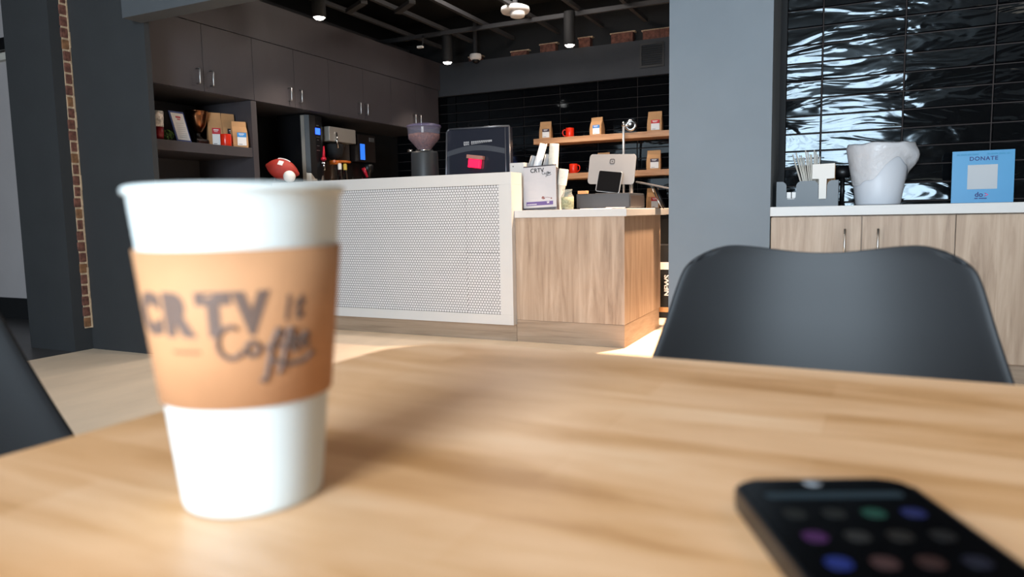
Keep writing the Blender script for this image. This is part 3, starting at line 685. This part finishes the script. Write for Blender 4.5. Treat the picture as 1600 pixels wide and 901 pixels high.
for q in range(len(O)): b.faces.new((O[q], O[(q+1) % len(O)], I[(q+1) % len(O)], I[q]))
prism(b, rrect(.008, .008, .0015, 3), .0105, .0113, mtx=ML @ MT(0, .055, 0)); obj('square_logo', b, M_ink, shell)
b = BM(); box(b, -.16, .16, -.10, .10, -.003, -.001, mtx=ML); obj('screen', b, M_black, shell)
b = BM(); tube(b, [(.10, .02, 0), (.10, .02, .075), (.08, .0, .12), (.0, -.035, .17)], .014, 12); obj('post', b, M_chrome, t)
t = thing('customer_tablet', 'black customer tablet on a stand in front of the silver monitor', 'tablet', (-1.57, 4.79, 1.0025), RAD(2))
TT = MT(0, .0, .007) @ Matrix.Rotation(RAD(7), 4, 'Y') @ Matrix.Rotation(RAD(-12), 4, 'X') @ FRONT
b = BM(); prism(b, rrect(.172, .152, .012), -.008, 0, mtx=TT @ MT(0.01, .078, 0), bev=.002); tb_ = obj('frame', b, mat('grey_bezel', '#8b8d90', .35, .5), t)
b = BM(); prism(b, rrect(.160, .142, .008), 0.0002, .0014, mtx=TT @ MT(0.01, .078, 0)); obj('screen', b, mat('dark_screen', '#08090c', .3, spec=.08), tb_)
b = BM(); box(b, -.075, .085, .0, .09, .0, .005, .002); tube(b, [(.03, .085, .004), (.0, .03, .09)], .008, 8); obj('stand', b, M_steeld, t)
t = thing('tablet_stand', 'thin dark laptop-like screen edge on a slim metal leg, at the pillar', 'tablet', (-1.35, 5.15, .896))
b = BM(); box(b, -.10, .16, -.05, .10, .0, .010, .004, mtx=MT(0, 0, .165) @ Matrix.Rotation(RAD(13), 4, 'Y')); obj('slab', b, mat('dark_slab', '#54565a', .3, .4), t)
b = BM(); tube(b, [(.085, .0, .0), (.02, .02, .115)], .0045, 8); tube(b, [(.02, .02, .115), (.0, .03, .165)], .0045, 8); obj('leg', b, M_nickel, t)
b = BM(); tube(b, [(.09, .05, .0), (.02, .05, .16)], .012, 8); obj('rear_leg', b, M_black, t)
b = BM(); box(b, -.05, .02, 0, .03, .0, .02, .003); tag(obj('kraft_box', b, M_kraft, None, (-1.70, 4.72, 1.0035)), 'small kraft card lying on the cash drawer left of the tablet', 'box')
for k, (x, y, s) in enumerate(((-1.62, 4.60, .05), (-1.50, 4.58, .04), (-1.44, 4.60, .06))):
    b = BM(); box(b, -s, s, -.05, .05, 0, .004, .001, mtx=Matrix.Rotation(.2*k, 4, 'Z'))
    tag(obj('paper_slip', b, M_paper, None, (x, y, .8965+.0045*(k == 2))), ['paper slip flat on the worktop below the tablet, the leftmost', 'smallest paper slip flat on the worktop, between two others', 'rightmost paper slip flat on the worktop before the cash drawer'][k], 'paper', 'paper slips before the cash drawer')
# box with white print seen through the gap beside the pillar
t = thing('printed_carton', 'dark carton with large white lettering seen in the gap by the pillar', 'box', (-1.39, 5.9, 0))
b = BM(); box(b, -.13, .13, -.1, .1, .0, .60, .004); obj('carton', b, M_blackm, t)
b = BM(); box(b, -.13, .13, -.104, -.101, .40, .46); obj('white_stripe', b, M_paper, t)
tb = text_bm('NEWS', .062, .0006, offset=.002); tb.transform(MT(.03, -.102, .27) @ FRONT @ Matrix.Rotation(RAD(90), 4, 'Z')); obj('lettering', tb, M_paper, t)
b = BM(); box(b, -.13, .13, -.102, -.1005, .05, .09); obj('lower_stripe', b, M_kraft, t)

# ================================================================== things in the open shelf niche (z 1.415)
ZS = 1.4155
t = thing('tumbler', 'white patterned tumbler with a red base, leftmost on the niche shelf', 'tumbler', (-4.25, 3.405, ZS))
b = BM(); lathe(b, [(0, 0), (.026, 0), (.030, .085), (0, .085)], n=24); obj('base', b, mat('dark_red', '#7c141c', .4), t)
b = BM(); lathe(b, [(0, .0855), (.030, .086), (.034, .185), (.031, .19), (0, .19)], n=24)
obj('sleeve', b, mat('patterned_white', '#cfcac6', .6, noise=.9, nscale=35), t)
t = thing('moss_ball', 'small green leafy ball plant beside the tumbler on the niche shelf', 'plant', (-4.27, 3.485, ZS))
b = BM(); random.seed(5)
for k in range(170):
    a, c = random.uniform(0, 2*pi), random.uniform(-.9, 1); r = .036; s = math.sqrt(1-c*c)
    p = Vector((r*s*cos(a), r*s*sin(a), .036+r*c)); n_ = (p-Vector((0, 0, .034))).normalized(); u = n_.orthogonal().normalized()*.010
    w_ = n_.cross(u).normalized()*.006
    vs = [b.verts.new(q) for q in (p-w_, p+u*.5-n_*.002, p+w_, p-u*.5+n_*.008)]; b.faces.new(vs)
obj('leaves', b, mat('moss_green', '#5a8036', .7, noise=.4, nscale=30), t)
b = BM(); lathe(b, [(.030*sin(pi*k/12), .032-.030*cos(pi*k/12)) for k in range(13)], n=20); obj('core', b, mat('moss_dark', '#22331a', .8), t)
t = thing('menu_stand', 'tilted blue-edged menu board leaning on the niche shelf', 'sign', (-4.31, 3.66, ZS), RAD(90))
LM = Matrix.Rotation(RAD(-10), 4, 'X') @ Matrix(((1, 0, -.13, 0), (0, 1, 0, 0), (0, 0, 1, 0), (0, 0, 0, 1)))
b = BM(); box(b, -.062, .062, 0, .006, .004, .225, .001, mtx=LM); bd = obj('board', b, mat('blue_board', '#2a3f7c', .5), t)
b = BM(); box(b, -.050, .052, -.002, -.0004, .022, .212, mtx=LM); sh = obj('sheet', b, M_paper, bd)
b = BM(); box(b, -.018, .022, -.0032, -.0022, .178, .19, mtx=LM); box(b, -.010, .014, -.0032, -.0022, .165, .172, mtx=LM); obj('heading', b, mat('pink_red_ink', '#c04858', .6), sh)
b = BM()
for k in range(8): box(b, -.032, .03+.006*(k % 3), -.0032, -.0022, .04+.014*k, .043+.014*k, mtx=LM)
obj('fine_print', b, mat('grey_ink', '#b9b7bb', .7), sh)
b = BM(); tube(b, [(0, .045, .19), (0, .085, .002)], .004, 8); obj('prop', b, M_black, t)
t = thing('trophy_cup', 'dark bronze trophy-shaped cup on a plinth, mid niche shelf', 'trophy', (-4.46, 3.905, ZS))
b = BM(); lathe(b, [(0, .10), (.02, .10), (.035, .115), (.060, .16), (.072, .22), (.078, .255), (.082, .258), (.082, .264), (.074, .262), (.066, .22), (.05, .15), (0, .12)], n=32); obj('bowl', b, mat('bronze', '#7a543c', .2, 1), t)
b = BM(); box(b, -.05, .05, -.055, .055, 0, .055, .003); lathe(b, [(.045, .055), (.03, .07), (.016, .085), (.02, .101)], n=24); obj('plinth', b, M_black, t)
b = BM(); box(b, .051, .054, -.045, .045, .012, .045, .001); obj('plaque', b, M_steeld, t)
GB = 'kraft coffee bags on the niche shelf'
coffee_bag('coffee_bag', 'kraft coffee bag with a red band on the niche shelf, behind the trophy', (-4.43, 4.035, ZS), RAD(58), .099, .265, '#c2303a', GB, -.02)
coffee_bag('coffee_bag', 'kraft coffee bag with a black band, rearmost in the niche', (-4.62, 4.10, ZS), RAD(75), .104, .262, '#2b2629', GB) .location = (-4.375, 4.118, ZS)
coffee_bag('coffee_bag', 'shorter kraft coffee bag with a blue band at the right end of the niche', (-4.258, 4.112, ZS), RAD(62), .11, .195, '#3c8fd4', GB)
mug('red mug with a small white mark on the niche shelf among the bags', (-4.262, 3.985, ZS), RAD(100), .92)

# ================================================================== on the right worktop (z .884)
t = thing('napkin_caddy', 'dark grey bar caddy holding straws, sticks and packets', 'caddy', (-.243, 4.26, .8845))
b = BM()
def cut_panel(y):
    pts = [(-.155, 0), (.153, 0), (.153, .135)]
    def arc(cx, cz, r, a0, a1, n=6): return [(cx+r*cos(RAD(a0+(a1-a0)*i/n)), cz+r*sin(RAD(a0+(a1-a0)*i/n))) for i in range(n+1)]
    pts = [(-.155, 0), (.153, 0), (.153, .135)]
    pts += arc(.125, .108, .027, 90, 180) + [(.096, .045), (.090, .036), (.062, .036), (.056, .045)]
    pts += arc(.028, .108, .027, 0, 90) + arc(-.028, .108, .027, 90, 180)
    pts += [(-.057, .05), (-.064, .040), (-.098, .040), (-.104, .05)] + arc(-.131, .108, .027, 0, 90) + [(-.155, .135)]
    return pts
t2 = BM(); prism(t2, cut_panel(0), 0, .004, mtx=Matrix(((1, 0, 0, 0), (0, 0, 1, -.075), (0, 1, 0, 0), (0, 0, 0, 1))))
M_cad = mat('caddy_grey', '#3f464c', .4)
obj('front_panel', t2, M_cad, t)
b = BM(); box(b, -.155, -.151, -.071, .08, 0, .135); box(b, .149, .153, -.071, .08, 0, .135); box(b, -.151, .149, .076, .08, 0, .036); box(b, -.151, .149, -.071, .076, 0, .004); box(b, -.002, .002, -.071, .076, .004, .12)
obj('tray', b, M_cad, t)
b = BM()
for x in (-.092, -.066): 
    box(b, x-.011, x+.011, -.066, -.058, .045, .078, .003)
    box(b, x-.011, x+.011, -.055, -.047, .005, .07, .003)
box(b, -.10, -.055, -.066, -.05, .006, .043, .003)
tag(obj('sugar_packets', b, M_paper, None, (-.243, 4.26, .8845)), 'small white sugar packets inside the dark bar caddy', 'packets')
random.seed(12)
for k in range(16):
    x = -.060+.0075*k*.9; zt_ = .285+random.uniform(-.02, .02)
    top = Vector((-.055-.03+.0092*k+random.uniform(-.004, .004), random.uniform(.0, .03), zt_)); bot = Vector((.000+.0028*k, random.uniform(-.02, .05), .006))
    b = BM(); tube(b, [bot, top], .0033, 8)
    tag(obj('straw', b, mat('straw_paper', '#c7c1b6', .6), None, (-.243, 4.26, .8845)), 'white paper-wrapped straw standing in the dark bar caddy', 'straw', 'paper-wrapped straws in the caddy')
for k in range(12):
    b = BM(); x = .060+.0065*k; box(b, x-.0025, x+.0025, .0+.004*(k % 3), .0015+.004*(k % 3), .006, .205+.006*(k % 4), .0005)
    tag(obj('stir_stick', b, mat('stir_wood', '#b08a60', .7), None, (-.243, 4.26, .8845)), 'wooden stir stick behind the white card in the caddy', 'stirrer', 'stir sticks in the caddy')
b = BM(); pts = [(-.018, 0), (.018, 0), (.019, .105), (.057, .107), (.057, .185), (-.052, .183), (-.052, .107), (-.019, .105)]
t2 = BM(); prism(t2, pts, 0, .002, mtx=MT(.076, -.0775, .038) @ Matrix(((1, 0, 0, 0), (0, 0, 1, 0), (0, 1, 0, 0), (0, 0, 0, 1))))
tag(obj('paper_flag', t2, mat('card_white', '#dad7d2', .7), None, (-.243, 4.26, .8845)), 'T-shaped white card slotted over the front of the caddy', 'card')
b = BM(); lathe(b, [(0, .15), (.03, .152), (.046, .165), (.05, .185), (.04, .205), (.02, .22), (0, .222)], n=20)
tube(b, [(0, 0, .0), (0, 0, .16)], .012, 10)
tag(obj('black_brush', b, M_black, None, (-.075, 4.385, .8845)), 'black round-headed utensil standing behind the caddy', 'utensil')

# bin with liner
t = thing('lined_bin', 'white tapered bin with a crumpled translucent liner folded over its rim', 'bin', (.10, 4.29, .8845))
b = BM(); lathe(b, [(0, .001), (.104, .001), (.108, .01), (.148, .29), (.146, .29), (.104, .012), (0, .010)], n=48); obj('bucket', b, mat('white_bin_plastic', '#c2c6cd', .45), t)
b = BM(); n = 96; rings = []; random.seed(9)
ph = [random.uniform(0, 6.28) for _ in range(12)]
def wob(a, s): return sum(sin(a*f+ph[f]+s*2.0)/f**.7 for f in (2, 3, 5, 7, 11))
for s in range(15):
    u_ = s/14
    ring = []
    for j in range(n):
        a = 2*pi*j/n
        ri = abs(math.atan2(sin(a), cos(a)))      # 0 at +X
        bulge = max(0, cos(a*1.0))**4
        droop = .13+.055*sin(2*a+.6)+.05*max(0, cos(a+1.9))**6+.02*wob(a, 0)     # how far down the outside it hangs
        if u_ < .3:
            q = u_/.3; r = .128+.016*q; z = .20+.105*q
        elif u_ < .45:
            q = (u_-.3)/.15; r = .144+.010*sin(q*pi/2)+.012*bulge*q; z = .305+.014*sin(q*pi)+.012*wob(a, .3)*q
        else:
            q = (u_-.45)/.55; z = .305+.012*wob(a, .3)*(1-q)-droop*q; r = .154+bulge*.036*sin(pi*min(1, q*1.25))-.042*q*.75+.0035*wob(a*1.0, q)+.006
            lim = .108+.040*(z/.29)+.004; r = max(r, lim)
        ring.append(b.verts.new((r*cos(a), r*sin(a), z)))
    rings.append(ring)
for A, B in zip(rings, rings[1:]):
    for j in range(n): b.faces.new((A[j], A[(j+1) % n], B[(j+1) % n], B[j])).smooth = True
lin = obj('liner', b, mat('liner_film', '#c3c4c8', .35, alpha=.95, bump=.6, bscale=26), t)

# donation sign
t = thing('donation_sign', 'bright blue DONATE sign standing on the right worktop', 'sign', (.5655, 4.30, .8845), RAD(0))
SL = Matrix.Rotation(RAD(-4), 4, 'X')
b = BM(); box(b, -.132, .134, 0, .004, .001, .262, .0005, mtx=SL @ Matrix(((1, 0, 0, 0), (0, 1, 0, 0), (.028, 0, 1, 0), (0, 0, 0, 1))) if False else SL); pn = obj('panel', b, mat('donate_blue', '#3c88b6', .4), t)
b = BM(); box(b, -.08, .08, .004, .09, .0, .004); box(b, -.01, .01, .01, .09, .004, .03); obj('foot', b, M_acr, t)
SB = SL @ MT(0, -.0006, 0) @ FRONT
put('DONATE', .003, .213, .0275, M_navy, pn, base=SB, offset=.0006, spacing=1.12)
b = BM()
for x0, x1 in ((-.112, -.10), (-.096, -.070), (-.066, -.05), (-.046, -.018), (.018, .03), (.034, .062), (.066, .094), (.100, .112)): box(b, x0, x1, -.001, -.0003, .240, .248, mtx=SL)
obj('top_line', b, mat('teal_ink', '#3a84ac', .6), pn)
b = BM(); prism(b, rrect(.128, .122, .002, 2), .0003, .0009, mtx=SB @ MT(.0, .130, 0)); obj('pale_square', b, mat('pale_square', '#aeb2b6', .6), pn)
put('do', -.012, .031, .034, M_navy, pn, base=SB, offset=.0009)
b = BM(); tube(b, [SL @ Vector((.013, -.0008, .048)), SL @ Vector((.027, -.0008, .0405)), SL @ Vector((.013, -.0008, .033))], .0022, 6); obj('chevron', b, mat('pink_ink', '#e0407a', .5), pn)
b = BM()
for x0, x1 in ((-.030, -.016), (-.012, .022)): box(b, x0, x1, -.001, -.0003, .020, .025, mtx=SL)
obj('small_line', b, M_navy, pn)

# ================================================================== table, cup, phone, chairs
TZ = .7442
t = thing('cafe_table', 'square beech-topped table with rounded corners in the foreground', 'table', (-.022, .207, 0), RAD(-2))
b = BM(); prism(b, rrect(.79, .79, .078, 12), TZ-.026, TZ, bev=.004); obj('table_top', b, M_table, t)
b = BM(); tube(b, [(0, 0, .03), (0, 0, TZ-.032)], .038, 24); obj('column', b, M_blackm, t)
b = BM(); box(b, -.22, .22, -.035, .035, TZ-.034, TZ-.0265, .003); box(b, -.035, .035, -.22, .22, TZ-.034, TZ-.0265, .003); obj('top_plate', b, M_blackm, t)
b = BM(); lathe(b, [(0, 0), (.23, 0), (.235, .008), (.22, .018), (.06, .035), (0, .035)], n=48); obj('base_plate', b, M_blackm, t)

CX, CY = -.2481, .2370
t = thing('paper_cup', 'white paper coffee cup with a brown sleeve standing on the table', 'cup', (CX, CY, TZ+.0005))
b = BM(); H_ = .1398
def cr(z): return .0303+(.0446-.0303)*z/H_
prof = [(0, .008), (.0278, .008), (.0284, 0), (.0299, 0), (.0305, .002)]
for k in range(1, 20): z = .002+(H_-.006)*k/19; prof.append((cr(z), z))
for k in range(9): a = -pi/2+1.6*pi*k/8; prof.append((.0445+.0018*cos(a), H_-.0018+.0018*sin(a)))
prof += [(.0435, H_-.004), (cr(.11)-.0012, .11), (cr(.012)-.0012, .012), (0, .0115)]
lathe(b, prof, n=96); obj('cup_body', b, mat('cup_paper', '#c6cbc9', .45), t)
b = BM(); lathe(b, [(0, .09), (cr(.09)-.0014, .09)], n=64); obj('coffee', b, mat('coffee', '#2a160c', .1), t)
b = BM(); s0, s1 = .0482, .1135
prof = [(cr(s0)+.0003, s0), (cr(s0)+.0016, s0), (cr((s0+s1)/2)+.0016, (s0+s1)/2), (cr(s1)+.0016, s1), (cr(s1)+.0003, s1), (cr(s0)+.0003, s0)]
lathe(b, prof, n=96); slv = obj('sleeve', b, mat('kraft_sleeve', '#b17f58', .75, noise=.05, nscale=60), t)
AZ = math.atan2(-CY, -CX)
def wrap(x, z, d=.0):
    """x = arc length to the right of the camera-facing line, z = height"""
    r0 = cr(z)+.0018+d; a = AZ+x/.0395; return Vector((r0*cos(a), r0*sin(a), z))
def wrap_bm(tb, ox, oz, d=0):
    bmesh.ops.subdivide_edges(tb, edges=[e for e in tb.edges if e.calc_length() > .003], cuts=3)
    for v in tb.verts: v.co = wrap(v.co.x+ox, v.co.y+oz, v.co.z*.5+d)
    return tb
M_sink = mat('sleeve_ink', '#5f4b41', .7)
# bold capitals, each laid out at its own place round the sleeve
def fit(tb, x0, x1, z0, z1):
    xs = [v.co.x for v in tb.verts]; ys = [v.co.y for v in tb.verts]
    for v in tb.verts: v.co.x = x0+(v.co.x-min(xs))/(max(xs)-min(xs))*(x1-x0); v.co.y = z0+(v.co.y-min(ys))/(max(ys)-min(ys))*(z1-z0)
    return tb
for ch_, x0, x1 in (('C', -.0500, -.0345), ('R', -.0322, -.0190), ('T', -.0177, -.0050), ('V', -.0042, .0090)):
    obj('letter', wrap_bm(fit(text_bm(ch_, .024, .0002, offset=.0019), x0-.0003, x1+.0004, .0790, .0972), 0, 0), M_sink, slv)
obj('letter', wrap_bm(fit(text_bm('i', .0155, .0002, shear=.25, offset=.0008), .0150, .0178, .0838, .0948), 0, 0), M_sink, slv)
obj('letter', wrap_bm(fit(text_bm('t', .0155, .0002, shear=.25, offset=.0008), .0195, .0245, .0838, .0948), 0, 0), M_sink, slv)
obj('script_word', strokes_mesh(.0435, -.0108, .0690, lambda x, z: wrap(x, z), .0011), M_sink, slv)
b = BM()
for k in range(7): tube(b, [wrap(-.0303+.0018*k, .0728), wrap(-.0291+.0018*k, .0728)], .0006, 6)
obj('tag_line', b, mat('faint_ink', '#8d6a4c', .7), slv)

t = thing('smartphone', 'black smartphone with a dim lit screen lying on the table', 'phone', (.0188, .257, TZ+.0005), RAD(24.4))
b = BM(); prism(b, rrect(.0745, .155, .0105, 8), 0, .0088, bev=.0025, mtx=MT(0, 0, 0)); obj('case', b, mat('phone_case', '#15161a', .3, .3), t)
b = BM(); prism(b, rrect(.0705, .1505, .009, 8), .0089, .0092); scr = obj('screen', b, mat('phone_glass', '#030304', .22, spec=.3), t)
b = BM(); prism(b, rrect(.056, .0062, .003, 4), .00925, .0094, mtx=MT(.0, .058, 0)); obj('search_bar', b, mat('bar_glow', '#101c22', .5, emit='#2a4858', estr=.08), scr)
b = BM(); lathe(b, [(0, .0095), (.004, .0095), (.004, .0093)], (-.0035, .0715, 0), 16); obj('camera_dot', b, mat('lens_grey', '#6a6c70', .2), scr)
cols = [['#1c2420', '#1d2422', '#1f8a72', '#3344b0', '#191b1a'], ['#8a2fa0', '#4a4a4a', '#3a3430', '#1b1b22', '#1c1c1c'], ['#2f55e8', '#8a5a5a', '#6a3a36', '#1b2450', '#1c1c1c'], ['#2a3a80', '#303030', '#505050', '#203a60', '#282828']]
for r_ in range(4):
    for c_ in range(4):
        col = cols[r_][c_]; b = BM(); prism(b, rrect(.0085, .0085, .0035, 4), .00925, .0094, mtx=MT(-.0225+.0150*c_, .040-.0195*r_, 0)); obj('app_icon', b, mat('icon_'+col[1:], tuple(c*.06 for c in S(col)[:3])+(1,), .5, emit=col, estr=.06), scr)

def chair(label, loc, rz):
    t = thing('cafe_chair', label, 'chair', loc, rz, 'black moulded cafe chairs at the table')
    # shell: v along the profile from seat front (0) to the top of the back (1); faces -Y
    ctrl = [(-.215, .425, .165), (-.17, .448, .20), (-.08, .440, .215), (.02, .432, .225), (.11, .438, .232), (.165, .475, .232), (.192, .54, .222), (.212, .62, .205), (.228, .69, .183), (.240, .745, .167), (.249, .79, .156), (.252, .815, .148), (.253, .829, .136)]
    b = BM(); NU = 24; rows = []
    def interp(s):
        s = s*(len(ctrl)-1); i = min(int(s), len(ctrl)-2); f = s-i
        P0 = ctrl[max(i-1, 0)]; P1 = ctrl[i]; P2 = ctrl[i+1]; P3 = ctrl[min(i+2, len(ctrl)-1)]
        return [0.5*((2*P1[k])+(-P0[k]+P2[k])*f+(2*P0[k]-5*P1[k]+4*P2[k]-P3[k])*f*f+(-P0[k]+3*P1[k]-3*P2[k]+P3[k])*f**3) for k in range(3)]
    NV = 48
    for i in range(NV+1):
        s = i/NV; y, z, w = interp(s); row_ = []
        back = max(0, min(1, (s-.35)/.25))
        for j in range(NU+1):
            u_ = -1+2*j/NU; au = abs(u_)
            curl = au**2.6
            seatlift = (1-back)*curl*.045*min(1, s*5)
            fwd_ = back*(curl*.055*(1-.45*max(0, (s-.6)/.4))+.012*au**2)
            topf = max(0, (s-.72)/.28)
            dip = topf**2*(-.0085*(1+cos(min(1, au/.82)*pi))*.62)
            dip += topf**2*(-.020*(max(0, au-.72)/.28)**2)
            row_.append(b.verts.new((u_*w, y-fwd_+.012*topf**2*0, z+seatlift+dip)))
        rows.append(row_)
    for A, B in zip(rows, rows[1:]):
        for j in range(NU): b.faces.new((A[j], A[j+1], B[j+1], B[j])).smooth = True
    sh_ = obj('seat_shell', b, M_shell, t)
    md = sh_.modifiers.new('thickness', 'SOLIDIFY'); md.thickness = .007; md.offset = 0
    md = sh_.modifiers.new('round', 'SUBSURF'); md.levels = 1; md.render_levels = 1
    for sx in (-1, 1):
        for sy in (-1, 1):
            b = BM(); tube(b, [(sx*.14, sy*.12+.0, .422), (sx*.22, sy*.20, 0.0)], .018, 14, r1=.011); obj('leg', b, M_wood, t)
    b = BM()
    for sx in (-1, 1): tube(b, [(sx*.16, -.14, .35), (-sx*.16, .14, .35)], .005, 8)
    for sx in (-1, 1): tube(b, [(sx*.142, -.13, .424), (sx*.142, .13, .424)], .007, 8)
    obj('cross_frame', b, M_blackm, t)
    return t
ch = chair('black moulded chair facing the camera across the table, on the right', (-.036, .665, 0), 0)
dup(ch, (-.540, .245, 0), RAD(90), 'black moulded chair at the left side of the table, cut by the picture edge')
